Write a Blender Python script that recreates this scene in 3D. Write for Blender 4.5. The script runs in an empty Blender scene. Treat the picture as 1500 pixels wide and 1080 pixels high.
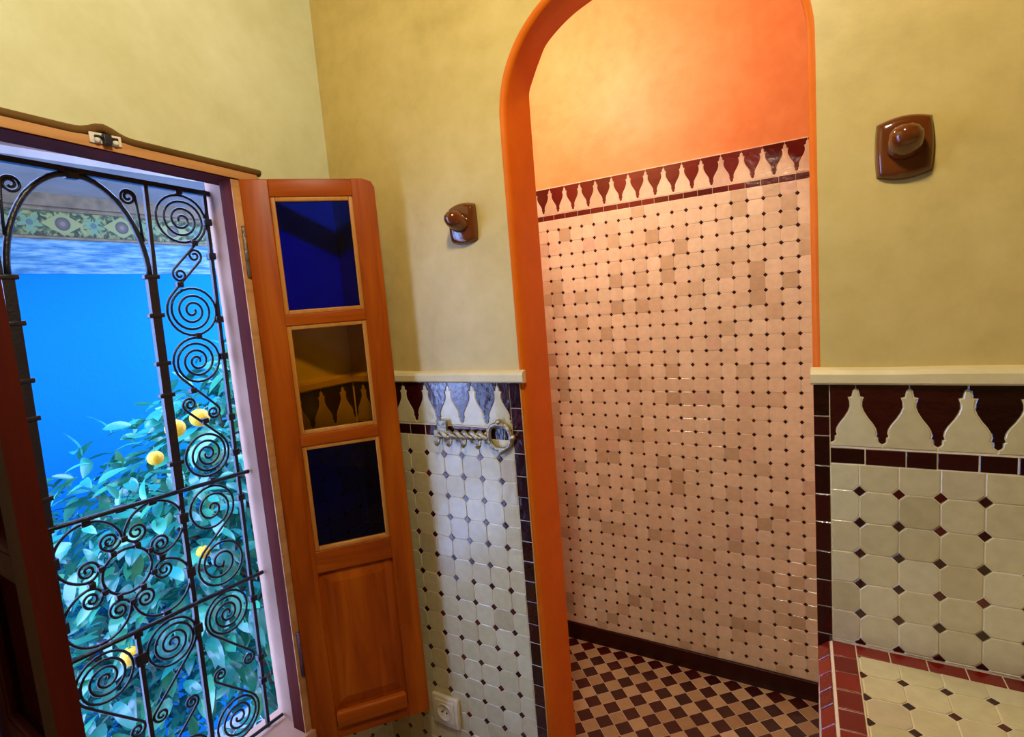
import bpy, bmesh, math, random
from mathutils import Vector, Matrix
R = math.radians
scene = bpy.context.scene
C = scene.collection

# ------------------------------------------------------------------ camera
F_PX, YAW, PITCH, ROLL = 808.80, 0.54761, -0.11632, -0.08117
CAM = Vector((0.21484, -1.24461, 1.57805))
_f = Vector((-math.sin(YAW)*math.cos(PITCH), math.cos(YAW)*math.cos(PITCH), math.sin(PITCH)))
_r0 = Vector((math.cos(YAW), math.sin(YAW), 0)); _u0 = _r0.cross(_f)
_r = math.cos(ROLL)*_r0 + math.sin(ROLL)*_u0
_u = -math.sin(ROLL)*_r0 + math.cos(ROLL)*_u0
cd = bpy.data.cameras.new('camera'); cam = bpy.data.objects.new('camera', cd); C.objects.link(cam)
cd.sensor_fit = 'HORIZONTAL'; cd.sensor_width = 36; cd.lens = F_PX*36/1500; cd.clip_start = 0.02
cam.matrix_world = Matrix(((_r.x, _u.x, -_f.x, CAM.x), (_r.y, _u.y, -_f.y, CAM.y), (_r.z, _u.z, -_f.z, CAM.z), (0, 0, 0, 1)))
scene.camera = cam
def to_px(p):
    d = Vector(p) - CAM; z = d.dot(_f)
    if z < 0.05: return (-9e3, -9e3, z)
    return (750 + F_PX*d.dot(_r)/z, 540 - F_PX*d.dot(_u)/z, z)
def in_frame(p, m=25):
    x, y, z = to_px(p); return z > 0 and -m < x < 1500+m and -m < y < 1080+m
def through_arch(p):
    p = Vector(p)
    for Y in (0.0, 0.15):
        t = (Y-CAM.y)/(p.y-CAM.y); x = CAM.x+(p.x-CAM.x)*t
        if not -0.53 < x < 0.18: return False
    return True

# ------------------------------------------------------------------ world and exposure
w = bpy.data.worlds.new('sky'); scene.world = w; w.use_nodes = True
bg = w.node_tree.nodes['Background']
bg.inputs[0].default_value = (0.33, 0.47, 1.0, 1); bg.inputs[1].default_value = 12.0
vs = scene.view_settings
vs.view_transform = 'Standard'; vs.look = 'None'; vs.gamma = 1; vs.use_curve_mapping = False
vs.exposure = 0.0
ROOM_LAMP, SHOWER_LAMP = 262.0, 130.0

# ------------------------------------------------------------------ materials
M = {}
def nodes_of(name):
    m = bpy.data.materials.new(name); m.use_nodes = True
    nt = m.node_tree; b = nt.nodes['Principled BSDF']; M[name] = m
    return m, nt, b
def N(nt, t, **kw):
    n = nt.nodes.new(t)
    for k, v in kw.items():
        if k.startswith('i_'): n.inputs[k[2:].replace('_', ' ')].default_value = v
        else: setattr(n, k, v)
    return n
def ramp(nt, fac, stops):
    r = nt.nodes.new('ShaderNodeValToRGB'); e = r.color_ramp.elements
    while len(e) < len(stops): e.new(0.5)
    for el, (p, c) in zip(e, stops): el.position = p; el.color = (*c, 1)
    nt.links.new(fac, r.inputs[0]); return r.outputs[0]
def plain(name, col, rough=.5, metal=0, spec=.5, bump=0, bscale=60, var=0):
    m, nt, b = nodes_of(name)
    b.inputs['Base Color'].default_value = (*col, 1); b.inputs['Roughness'].default_value = rough
    b.inputs['Metallic'].default_value = metal; b.inputs['Specular IOR Level'].default_value = spec
    tc = N(nt, 'ShaderNodeTexCoord')
    if var:
        n = N(nt, 'ShaderNodeTexNoise', i_Scale=bscale*.4, i_Detail=4.0); nt.links.new(tc.outputs['Object'], n.inputs['Vector'])
        nt.links.new(ramp(nt, n.outputs['Fac'], [(.3, tuple(c*(1-var) for c in col)), (.7, tuple(min(1, c*(1+var)) for c in col))]), b.inputs['Base Color'])
    if bump:
        n = N(nt, 'ShaderNodeTexNoise', i_Scale=bscale, i_Detail=5.0); nt.links.new(tc.outputs['Object'], n.inputs['Vector'])
        bp = N(nt, 'ShaderNodeBump', i_Strength=bump, i_Distance=.01); nt.links.new(n.outputs['Fac'], bp.inputs['Height']); nt.links.new(bp.outputs[0], b.inputs['Normal'])
    return m
def plaster(name, c1, c2, c3, rough=.42, spec=.35):
    m, nt, b = nodes_of(name); tc = N(nt, 'ShaderNodeTexCoord')
    n1 = N(nt, 'ShaderNodeTexNoise', i_Scale=2.2, i_Detail=7.0, i_Roughness=.62, i_Distortion=.6)
    n2 = N(nt, 'ShaderNodeTexNoise', i_Scale=17.0, i_Detail=6.0, i_Roughness=.6)
    for n in (n1, n2): nt.links.new(tc.outputs['Object'], n.inputs['Vector'])
    mx = N(nt, 'ShaderNodeMath', operation='MULTIPLY_ADD'); mx.inputs[1].default_value = .35
    sc = N(nt, 'ShaderNodeMath', operation='MULTIPLY'); sc.inputs[1].default_value = .65
    nt.links.new(n1.outputs['Fac'], sc.inputs[0]); nt.links.new(n2.outputs['Fac'], mx.inputs[0]); nt.links.new(sc.outputs[0], mx.inputs[2])
    nt.links.new(ramp(nt, mx.outputs[0], [(.33, c1), (.5, c2), (.67, c3)]), b.inputs['Base Color'])
    b.inputs['Roughness'].default_value = rough; b.inputs['Specular IOR Level'].default_value = spec
    bp = N(nt, 'ShaderNodeBump', i_Strength=.25, i_Distance=.012); nt.links.new(mx.outputs[0], bp.inputs['Height']); nt.links.new(bp.outputs[0], b.inputs['Normal'])
    return m
def glaze(name, stops, rough=.16, coat=.0, bump=.25, bscale=45):
    """glazed tile: each piece its own shade, hand-made ripple in the glaze"""
    m, nt, b = nodes_of(name)
    oi = N(nt, 'ShaderNodeObjectInfo'); ge = N(nt, 'ShaderNodeNewGeometry'); tc = N(nt, 'ShaderNodeTexCoord')
    ad = N(nt, 'ShaderNodeMath', operation='ADD'); fr = N(nt, 'ShaderNodeMath', operation='FRACT')
    nt.links.new(oi.outputs['Random'], ad.inputs[0]); nt.links.new(ge.outputs['Random Per Island'], ad.inputs[1]); nt.links.new(ad.outputs[0], fr.inputs[0])
    col = ramp(nt, fr.outputs[0], stops)
    n = N(nt, 'ShaderNodeTexNoise', i_Scale=bscale, i_Detail=3.0)
    mp = N(nt, 'ShaderNodeVectorMath', operation='ADD'); sc = N(nt, 'ShaderNodeVectorMath', operation='SCALE'); sc.inputs['Scale'].default_value = 37.0
    cv = N(nt, 'ShaderNodeCombineXYZ'); nt.links.new(fr.outputs[0], cv.inputs[0]); nt.links.new(fr.outputs[0], cv.inputs[1])
    nt.links.new(cv.outputs[0], sc.inputs[0]); nt.links.new(tc.outputs['Object'], mp.inputs[0]); nt.links.new(sc.outputs[0], mp.inputs[1]); nt.links.new(mp.outputs[0], n.inputs['Vector'])
    mix = N(nt, 'ShaderNodeMix', data_type='RGBA', blend_type='MULTIPLY'); mix.inputs['Factor'].default_value = .35
    nt.links.new(col, mix.inputs['A']); nt.links.new(ramp(nt, n.outputs['Fac'], [(.3, (.72, .70, .66)), (.65, (1, 1, 1))]), mix.inputs['B'])
    nt.links.new(mix.outputs['Result'], b.inputs['Base Color'])
    b.inputs['Roughness'].default_value = rough; b.inputs['Coat Weight'].default_value = coat; b.inputs['IOR'].default_value = 1.72
    bp = N(nt, 'ShaderNodeBump', i_Strength=bump, i_Distance=.004); nt.links.new(n.outputs['Fac'], bp.inputs['Height']); nt.links.new(bp.outputs[0], b.inputs['Normal'])
    return m
def wood(name, c1, c2, c3, rough=.38, axis='z', scale=1.0):
    m, nt, b = nodes_of(name); tc = N(nt, 'ShaderNodeTexCoord'); mp = N(nt, 'ShaderNodeMapping')
    s = {'z': (26, 26, 2.2), 'x': (2.2, 26, 26), 'y': (26, 2.2, 26)}[axis]; mp.inputs['Scale'].default_value = tuple(v*scale for v in s)
    nt.links.new(tc.outputs['Object'], mp.inputs[0])
    n = N(nt, 'ShaderNodeTexNoise', i_Scale=1.0, i_Detail=6.0, i_Roughness=.6, i_Distortion=.8); nt.links.new(mp.outputs[0], n.inputs['Vector'])
    nt.links.new(ramp(nt, n.outputs['Fac'], [(.3, c1), (.5, c2), (.7, c3)]), b.inputs['Base Color'])
    b.inputs['Roughness'].default_value = rough; b.inputs['Specular IOR Level'].default_value = .18
    bp = N(nt, 'ShaderNodeBump', i_Strength=.15, i_Distance=.004); nt.links.new(n.outputs['Fac'], bp.inputs['Height']); nt.links.new(bp.outputs[0], b.inputs['Normal'])
    return m
def pane(name, tint, gloss_rough=.02):
    m = bpy.data.materials.new(name); m.use_nodes = True; nt = m.node_tree; nt.nodes.clear(); M[name] = m
    t = N(nt, 'ShaderNodeBsdfTransparent'); t.inputs[0].default_value = (*tint, 1)
    g = N(nt, 'ShaderNodeBsdfGlossy'); g.inputs['Roughness'].default_value = gloss_rough
    fr = N(nt, 'ShaderNodeFresnel'); fr.inputs[0].default_value = 1.45
    mx = N(nt, 'ShaderNodeMixShader'); o = N(nt, 'ShaderNodeOutputMaterial')
    nt.links.new(fr.outputs[0], mx.inputs[0]); nt.links.new(t.outputs[0], mx.inputs[1]); nt.links.new(g.outputs[0], mx.inputs[2]); nt.links.new(mx.outputs[0], o.inputs[0])
def emit(name, col, s):
    m, nt, b = nodes_of(name); b.inputs['Base Color'].default_value = (*col, 1)
    b.inputs['Emission Color'].default_value = (*col, 1); b.inputs['Emission Strength'].default_value = s

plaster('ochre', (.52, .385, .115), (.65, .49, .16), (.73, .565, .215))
plaster('salmon', (.78, .31, .11), (.86, .385, .15), (.90, .46, .21), rough=.5)
plaster('orange', (.66, .135, .004), (.74, .16, .005), (.80, .19, .008), rough=.5, spec=.2)
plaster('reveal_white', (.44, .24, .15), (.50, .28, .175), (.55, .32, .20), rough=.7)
plaster('whitewash', (.78, .76, .72), (.83, .81, .77), (.87, .85, .82), rough=.8)
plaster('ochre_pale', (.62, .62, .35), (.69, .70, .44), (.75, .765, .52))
plaster('ledge_cream', (.66, .53, .24), (.76, .64, .32), (.84, .73, .42), rough=.4)
plain('grout', (.80, .69, .48), .8, bump=.3, bscale=200)
plain('grout_back', (.85, .77, .64), .8, bump=.3, bscale=200)
CREAM = [(0, (.50, .42, .21)), (.12, (.63, .55, .29)), (.55, (.67, .59, .325)), (.88, (.72, .65, .375)), (1, (.58, .48, .28))]
glaze('cream_tile', CREAM)
glaze('cream_back', [(0, (.56, .46, .33)), (.07, (.66, .57, .42)), (.22, (.78, .69, .55)), (.7, (.83, .75, .61)), (.9, (.90, .83, .69)), (1, (.70, .55, .47))], rough=.2)
DARK = [(0, (.016, .002, .002)), (.5, (.026, .003, .003)), (1, (.042, .004, .004))]
glaze('dark_tile', DARK, rough=.13)
plain('skirting', (.03, .004, .004), .35, spec=.3, var=.2)
glaze('red_tile', [(0, (.15, .005, .003)), (.5, (.22, .008, .004)), (1, (.28, .018, .006))], rough=.2)
glaze('maroon_back', [(0, (.09, .008, .008)), (.5, (.13, .012, .011)), (1, (.18, .018, .015))], rough=.16)
glaze('diamond', [(0, (.03, .004, .004)), (.8, (.04, .005, .005)), (.9, (.09, .008, .007)), (1, (.13, .012, .01))], rough=.14)
glaze('floor_cream', [(0, (.42, .28, .15)), (.6, (.52, .37, .21)), (.93, (.60, .46, .28)), (1, (.80, .68, .50))], rough=.28)
glaze('floor_dark', [(0, (.035, .004, .005)), (1, (.07, .006, .007))], rough=.28)
wood('shutter_wood', (.25, .040, .001), (.38, .070, .0015), (.47, .105, .003))
wood('shutter_wood_h', (.25, .040, .001), (.38, .070, .0015), (.47, .105, .003), axis='x')
wood('bead_wood', (.44, .17, .025), (.54, .22, .035), (.60, .27, .05))
wood('frame_wood', (.065, .004, .001), (.09, .006, .001), (.12, .009, .001), rough=.8)
wood('leaf_red', (.05, .004, .001), (.07, .005, .001), (.09, .008, .002), rough=.6)
wood('head_wood', (.42, .2, .07), (.54, .27, .10), (.62, .33, .14), axis='y')
wood('moulding_wood', (.09, .045, .01), (.13, .065, .016), (.17, .09, .025), axis='y')
pane('blue_glass', (.05, .14, 1.0)); pane('amber_glass', (.95, .74, .22))
plain('iron', (.008, .010, .020), .33, metal=0, spec=.5, bump=.2, bscale=120)
plain('rusty_steel', (.30, .24, .17), .45, metal=.8, bump=.4, bscale=150, var=.5)
plain('violet_steel', (.17, .12, .24), .4, metal=.7, bump=.3, bscale=150)
plain('brown_ceramic', (.14, .034, .006), .09, spec=.8, bump=.05, bscale=25, var=.15)
plain('aged_brass', (.42, .37, .25), .36, metal=.75, bump=.4, bscale=120, var=.4)
plain('socket_plastic', (.78, .70, .48), .35)
plain('dark_hole', (.02, .018, .015), .6)
plain('socket_metal', (.6, .55, .45), .3, metal=1)
plain('white_plaster', (.75, .70, .6), .7)
emit('lamp_glass', (1.0, .88, .63), ROOM_LAMP)
emit('shower_glass', (1.0, .90, .70), SHOWER_LAMP)
plain('courtyard_blue', (.002, .21, .55), .8, spec=.1, bump=.15, bscale=30)
plain('soffit_grey', (.24, .22, .19), .7, var=.15, bscale=14)
plain('paving', (.74, .72, .68), .6, var=.2)  # whitened so the unseen ground reflects more skylight
plain('bark', (.10, .075, .05), .8, bump=.6, bscale=60, var=.4)
plain('orange_fruit', (.95, .62, .03), .4, spec=.4, bump=.3, bscale=180, var=.12)
plain('fruit_green', (.16, .30, .05), .5)
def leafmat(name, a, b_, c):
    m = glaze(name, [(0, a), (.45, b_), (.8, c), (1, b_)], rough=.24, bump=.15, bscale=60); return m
leafmat('leaf', (.012, .20, .15), (.02, .32, .27), (.05, .42, .19))  # green leaves, with the blue skylight's teal cast mixed into their colour
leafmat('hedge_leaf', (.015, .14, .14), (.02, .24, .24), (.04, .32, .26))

def checker_mat():
    m, nt, b = nodes_of('checker'); tc = N(nt, 'ShaderNodeTexCoord'); mp = N(nt, 'ShaderNodeMapping'); mp.inputs['Rotation'].default_value = (0, 0, R(45)); mp.inputs['Location'].default_value = (.003, .003, .05)
    nt.links.new(tc.outputs['Object'], mp.inputs[0]); ck = N(nt, 'ShaderNodeTexChecker', i_Scale=1/.0552); nt.links.new(mp.outputs[0], ck.inputs['Vector'])
    ck.inputs['Color1'].default_value = (.05, .006, .006, 1); ck.inputs['Color2'].default_value = (.50, .36, .21, 1)
    nt.links.new(ck.outputs['Color'], b.inputs['Base Color']); b.inputs['Roughness'].default_value = .3
checker_mat()
# painted frieze outside: rosettes and leafwork
def frieze_mat():
    m, nt, b = nodes_of('painted_frieze'); tc = N(nt, 'ShaderNodeTexCoord'); sp = N(nt, 'ShaderNodeSeparateXYZ'); nt.links.new(tc.outputs['Object'], sp.inputs[0])
    def mth(op, a, b2=None):
        n = N(nt, 'ShaderNodeMath', operation=op)
        for i, v in enumerate((a, b2)):
            if v is None: continue
            if isinstance(v, (int, float)): n.inputs[i].default_value = v
            else: nt.links.new(v, n.inputs[i])
        return n.outputs[0]
    y = mth('SUBTRACT', sp.outputs[1], .181-.147); z = mth('SUBTRACT', sp.outputs[2], 2.212)
    yf = mth('SUBTRACT', mth('MULTIPLY', mth('FRACT', mth('DIVIDE', y, .294)), .294), .147)
    rr = mth('SQRT', mth('ADD', mth('POWER', mth('MULTIPLY', yf, 1.0), 2), mth('POWER', z, 2)))
    ya = mth('ABSOLUTE', yf); za = mth('ABSOLUTE', z)
    # petals between the rosettes
    d2 = mth('SQRT', mth('ADD', mth('POWER', mth('SUBTRACT', ya, .147), 2), mth('POWER', z, 2)))
    ang = mth('ARCTAN2', z, mth('SUBTRACT', ya, .147))
    pet = mth('MULTIPLY', mth('ADD', mth('SINE', mth('MULTIPLY', ang, 6)), 1), .018)
    nz = N(nt, 'ShaderNodeTexNoise', i_Scale=26.0, i_Detail=3.0, i_Distortion=1.2); nt.links.new(tc.outputs['Object'], nz.inputs['Vector'])
    base = ramp(nt, nz.outputs['Fac'], [(.40, (.02, .04, .012)), (.5, (.06, .10, .035)), (.56, (.20, .25, .07)), (.7, (.30, .34, .11))])
    def over(bot, fac, col):
        mx = N(nt, 'ShaderNodeMix', data_type='RGBA'); nt.links.new(fac, mx.inputs['Factor']); nt.links.new(bot, mx.inputs['A']); mx.inputs['B'].default_value = (*col, 1); return mx.outputs['Result']
    c = over(base, mth('LESS_THAN', d2, mth('ADD', pet, .022)), (.14, .28, .14))
    c = over(c, mth('LESS_THAN', d2, .016), (.07, .15, .12))
    diam = mth('ADD', mth('MULTIPLY', ya, .62), za)
    c = over(c, mth('LESS_THAN', diam, .062), (.27, .31, .10))
    c = over(c, mth('LESS_THAN', rr, .036), (.06, .075, .06)); c = over(c, mth('LESS_THAN', rr, .026), (.12, .10, .07)); c = over(c, mth('LESS_THAN', rr, .013), (.22, .16, .12))
    nt.links.new(c, b.inputs['Base Color']); b.inputs['Roughness'].default_value = .6
frieze_mat()
def stucco_mat():
    m, nt, b = nodes_of('carved_stucco'); tc = N(nt, 'ShaderNodeTexCoord'); mp = N(nt, 'ShaderNodeMapping'); mp.inputs['Scale'].default_value = (1, 9, 60)
    nt.links.new(tc.outputs['Object'], mp.inputs[0])
    n = N(nt, 'ShaderNodeTexNoise', i_Scale=1.0, i_Detail=4.0); nt.links.new(mp.outputs[0], n.inputs['Vector'])
    nt.links.new(ramp(nt, n.outputs['Fac'], [(.36, (.03, .17, .32)), (.5, (.09, .29, .45)), (.66, (.22, .42, .55))]), b.inputs['Base Color'])
    b.inputs['Roughness'].default_value = .7
    bp = N(nt, 'ShaderNodeBump', i_Strength=.6, i_Distance=.02); nt.links.new(n.outputs['Fac'], bp.inputs['Height']); nt.links.new(bp.outputs[0], b.inputs['Normal'])
stucco_mat()
plain('old_beam', (.20, .16, .09), .7, bump=.3, bscale=40, var=.3)

# ------------------------------------------------------------------ helpers
def mesh(name, verts, faces, mats, midx=None, smooth=False):
    me = bpy.data.meshes.new(name); me.from_pydata([tuple(v) for v in verts], [], faces); me.validate()
    for m in (mats if isinstance(mats, (list, tuple)) else [mats]): me.materials.append(M[m])
    if midx: me.polygons.foreach_set('material_index', midx)
    if smooth: me.polygons.foreach_set('use_smooth', [True]*len(me.polygons))
    me.update(); return me
def link(name, me, parent=None, mw=None):
    o = bpy.data.objects.new(name, me); C.objects.link(o)
    if parent: o.parent = parent
    if mw is not None: o.matrix_local = mw
    return o
def tag(o, label=None, cat=None, group=None, kind=None):
    if label: o['label'] = label
    if cat: o['category'] = cat
    if group: o['group'] = group
    if kind: o['kind'] = kind
    return o
def empty(name, loc=(0, 0, 0), rz=0):
    o = bpy.data.objects.new(name, None); C.objects.link(o); o.location = loc; o.rotation_euler = (0, 0, rz); o.empty_display_size = .05; return o
class MB:
    """collects shapes into one mesh"""
    def __init__(s): s.v = []; s.f = []; s.m = []; s.sm = []
    def add(s, v, f, mi=0, T=None, smooth=False):
        o = len(s.v); s.v += [T @ Vector(p) if T else Vector(p) for p in v]; s.f += [tuple(i+o for i in q) for q in f]; s.m += [mi]*len(f); s.sm += [smooth]*len(f)
    def box(s, a, b, mi=0, T=None):
        (x0, y0, z0), (x1, y1, z1) = a, b
        v = [(x0,y0,z0),(x1,y0,z0),(x1,y1,z0),(x0,y1,z0),(x0,y0,z1),(x1,y0,z1),(x1,y1,z1),(x0,y1,z1)]
        s.add(v, [(0,3,2,1),(4,5,6,7),(0,1,5,4),(1,2,6,5),(2,3,7,6),(3,0,4,7)], mi, T)
    def bbox(s, a, b, bev, mi=0, T=None):
        """box with chamfered edges"""
        bm = bmesh.new(); bmesh.ops.create_cube(bm, size=1)
        for v in bm.verts: v.co = Vector(((a[i]+b[i])/2 + v.co[i]*(b[i]-a[i]) for i in range(3)))
        bmesh.ops.bevel(bm, geom=bm.edges[:], offset=bev, segments=2, profile=.6, affect='EDGES')
        s.bm(bm, mi, T, True)
    def bm(s, bm, mi=0, T=None, smooth=True):
        bm.verts.index_update(); s.add([v.co.copy() for v in bm.verts], [tuple(v.index for v in f.verts) for f in bm.faces], mi, T, smooth); bm.free()
    def tube(s, pts, r, n=6, mi=0, T=None, caps=True, closed=False):
        pts = [Vector(p) for p in pts]; K = len(pts); rad = r if isinstance(r, (list, tuple)) else [r]*K
        V = []; Fc = []; ref = None
        for i, p in enumerate(pts):
            if closed: t = pts[(i+1) % K]-pts[i-1]
            else: t = pts[min(i+1, K-1)]-pts[max(i-1, 0)]
            t.normalize()
            if ref is None: ref = Vector((1, 0, 0)) if abs(t.x) < .9 else Vector((0, 1, 0))
            a = (ref - t*ref.dot(t)); a.normalize(); bb = t.cross(a); ref = a
            for k in range(n):
                an = 2*math.pi*(k+.5)/n; V.append(p + rad[i]*(math.cos(an)*a + math.sin(an)*bb))
        for i in range(K if closed else K-1):
            j = (i+1) % K
            for k in range(n):
                k2 = (k+1) % n; Fc.append((i*n+k, i*n+k2, j*n+k2, j*n+k))
        if caps and not closed: Fc.append(tuple(range(n-1, -1, -1))); Fc.append(tuple((K-1)*n+k for k in range(n)))
        s.add(V, Fc, mi, T, True)
    def lathe(s, prof, n=20, mi=0, T=None):
        V = []; Fc = []
        for (r, z) in prof:
            for k in range(n): V.append((r*math.cos(2*math.pi*k/n), r*math.sin(2*math.pi*k/n), z))
        for i in range(len(prof)-1):
            for k in range(n): k2 = (k+1) % n; Fc.append((i*n+k, i*n+k2, (i+1)*n+k2, (i+1)*n+k))
        Fc.append(tuple(range(n-1, -1, -1))); Fc.append(tuple((len(prof)-1)*n+k for k in range(n)))
        s.add(V, Fc, mi, T, True)
    def mesh(s, name, mats):
        me = mesh(name, s.v, s.f, mats, s.m); me.polygons.foreach_set('use_smooth', s.sm); return me
    def build(s, name, mats, parent=None, mw=None): return link(name, s.mesh(name, mats), parent, mw)

def area2(p): return sum(p[i][0]*p[(i+1) % len(p)][1]-p[(i+1) % len(p)][0]*p[i][1] for i in range(len(p)))
def inset(p, d):
    n = len(p); out = []
    for i in range(n):
        a, b, c = Vector(p[i-1]), Vector(p[i]), Vector(p[(i+1) % n])
        e1 = (b-a).normalized(); e2 = (c-b).normalized()
        n1 = Vector((-e1.y, e1.x)); n2 = Vector((-e2.y, e2.x)); k = n1+n2
        if k.length < 1e-6: out.append((b.x, b.y)); continue
        k /= max(.35, k.length_squared/2) ; out.append((b.x+k.x*d, b.y+k.y*d))
    return out
def clip(p, half):
    """clip polygon by half planes (nx, ny, c): keep nx*x+ny*y <= c"""
    for nx, ny, c in half:
        q = []
        for i in range(len(p)):
            a, b = p[i], p[(i+1) % len(p)]; da = nx*a[0]+ny*a[1]-c; db = nx*b[0]+ny*b[1]-c
            if da <= 0: q.append(a)
            if (da < 0 < db) or (db < 0 < da):
                t = da/(da-db); q.append((a[0]+(b[0]-a[0])*t, a[1]+(b[1]-a[1])*t))
        p = q
        if len(p) < 3: return []
    out = []
    for a in p:
        if not out or (a[0]-out[-1][0])**2+(a[1]-out[-1][1])**2 > 1e-8: out.append(a)
    if len(out) > 1 and (out[0][0]-out[-1][0])**2+(out[0][1]-out[-1][1])**2 < 1e-8: out.pop()
    return out if len(out) > 2 and abs(area2(out)) > 2e-5 else []
def rect_half(x0, x1, y0, y1): return [(-1, 0, -x0), (1, 0, x1), (0, -1, -y0), (0, 1, y1)]
def prism(poly, h, bev):
    n = len(poly); top = inset(poly, bev)
    v = [(*q, 0) for q in poly] + [(*q, h-bev*.8) for q in poly] + [(*q, h) for q in top]; f = []
    for k in range(2):
        for i in range(n): j = (i+1) % n; f.append((k*n+i, k*n+j, (k+1)*n+j, (k+1)*n+i))
    f.append(tuple(2*n+i for i in range(n))); return v, f
rng = random.Random(7)
_cache = {}
class Field:
    """tiles laid on a plane: frame T maps (u, v, n) to world"""
    def __init__(s, parent, T, h=.005, gap=.0016, bev=.0011, tilt=.010):
        s.p = parent; s.T = T; s.h = h; s.g = gap; s.b = bev; s.tilt = tilt; s.items = []
    def add(s, name, mat, poly, single=True):
        if area2(poly) < 0: poly = poly[::-1]
        cx = sum(q[0] for q in poly)/len(poly); cy = sum(q[1] for q in poly)/len(poly)
        loc = [(q[0]-cx, q[1]-cy) for q in poly]
        s.items.append((name, mat, cx, cy, loc, single))
    def flush(s, limit=300, see=None, tail='tile_rest'):
        by = {}
        for it in s.items: by.setdefault(it[0], []).append(it)
        for name, L in by.items():
            def key(it):
                P = s.T @ Vector((it[2], it[3], 0)); x, y, z = to_px(P)
                ok = it[5] and in_frame(P) and (see is None or see(P)); return (0 if ok else 1, z)
            L.sort(key=key); rest = {}
            for k, it in enumerate(L):
                _, mat, cx, cy, loc, single = it
                ext = max(max(abs(a), abs(b)) for a, b in loc); tl = s.tilt*min(1, (.027/ext)**2); ax, ay = [max(-1.8*tl, min(1.8*tl, rng.gauss(0, tl))) for _ in (0, 1)]
                Mx = s.T @ Matrix.Translation((cx, cy, rng.uniform(-.0006, .0006))) @ Matrix.Rotation(ax, 4, 'X') @ Matrix.Rotation(ay, 4, 'Y')
                if key(it)[0] == 0 and k < limit:
                    ck = (mat, round(s.h, 4), tuple((round(a, 4), round(b, 4)) for a, b in loc))
                    if ck not in _cache:
                        v, f = prism(inset(loc, s.g/2), s.h, s.b); _cache[ck] = mesh(name, v, f, mat)
                    link(name, _cache[ck], s.p, Mx)
                else:
                    v, f = prism(inset(loc, s.g/2), s.h, s.b); rest.setdefault(mat, MB()).add(v, f, 0, Mx)
            for mat, mb in rest.items(): tag(mb.build(name + '_field', mat, s.p), kind='stuff')
        s.items = []
def octagon(cx, cy, px, py, k=.185):
    a, b = px/2, py/2; ca, cb = px*k, py*k
    return [(cx+x, cy+y) for x, y in [(-a+ca, -b), (a-ca, -b), (a, -b+cb), (a, b-cb), (a-ca, b), (-a+ca, b), (-a, b-cb), (-a, -b+cb)]]
def diamond(cx, cy, px, py, k=.185): return [(cx-px*k, cy), (cx, cy-py*k), (cx+px*k, cy), (cx, cy+py*k)]
def oct_field(F, ox, oy, px, py, half, x0, x1, y0, y1, oct_mat='cream_tile', dia_mat='diamond', k=.185, single_dia=True):
    i0 = math.floor((x0-ox)/px)-1; i1 = math.ceil((x1-ox)/px)+1; j0 = math.floor((y0-oy)/py)-1; j1 = math.ceil((y1-oy)/py)+1
    for i in range(i0, i1):
        for j in range(j0, j1):
            q = clip(octagon(ox+(i+.5)*px, oy+(j+.5)*py, px, py, k), half)
            if q: F.add('octagon_tile', oct_mat, q)
            q = clip(diamond(ox+i*px, oy+j*py, px, py, k), half)
            if q: F.add('diamond_tile', dia_mat, q, single_dia)
# merlon profile: (across as a share of the half period, up as a share of the band height)
PROF = [(0.0, .93), (.10, .90), (.14, .83), (.155, .80), (.29, .79), (.235, .73), (.225, .65), (.30, .57), (.46, .47), (.66, .37), (.76, .30), (.79, .24), (.745, .18), (.83, .165), (.84, .10), (.90, .075), (1.0, .055)]
def merlons(F, peak, period, z0, z1, x0, x1, light, dark):
    hp = period/2; H = z1-z0; half = rect_half(x0, x1, z0, z1)
    def P(c, s, a): return (c+s*a[0]*hp, z0+a[1]*H)
    k0 = math.floor((x0-peak)/period)-1; k1 = math.ceil((x1-peak)/period)+2
    for k in range(k0, k1):
        c = peak+k*period
        right = [P(c, 1, a) for a in PROF]; left = [P(c, -1, a) for a in PROF[1:]]
        poly = right + [(c+hp, z0), (c-hp, z0)] + left[::-1]
        q = clip(poly[::-1], half)
        if q: F.add('merlon_tile', light, q)
        d = c+hp   # the dark drop between two merlons
        l = [P(c, 1, a) for a in PROF]; r = [P(c+period, -1, a) for a in PROF[:-1]]
        poly = [(c, z1)] + l + r[::-1] + [(c+period, z1)]
        q = clip(poly, half)
        if q: F.add('drop_tile', dark, q)
def row(F, name, mat, x0, x1, z0, z1, joints=None, step=.058, var=.1, vert=False):
    j = list(joints or []); 
    a = x0 if not j else j[-1]; j = [x0]+j if j else [x0]
    while a < x1-step*.4:
        a += step*rng.uniform(1-var, 1+var); j.append(min(a, x1) if x1-a > step*.35 else x1); a = j[-1]
    for p, q in zip(j, j[1:]):
        F.add(name, mat, [(p, z0), (q, z0), (q, z1), (p, z1)] if not vert else [(z0, p), (z1, p), (z1, q), (z0, q)])

# ------------------------------------------------------------------ the room shell
XL, ZC, XR, YR, YB, TH = -1.148, 2.95, 2.4, -6.0, .933, .15
WY0, WY1, WZ0, WZ1 = -.985, -.335, .385, 1.985         # window opening in the left wall
ZT, ZM0, ZL1, ZL0 = 1.371, 1.246, 1.243, 1.2105        # dado: top, foot of merlons, line tiles
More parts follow.
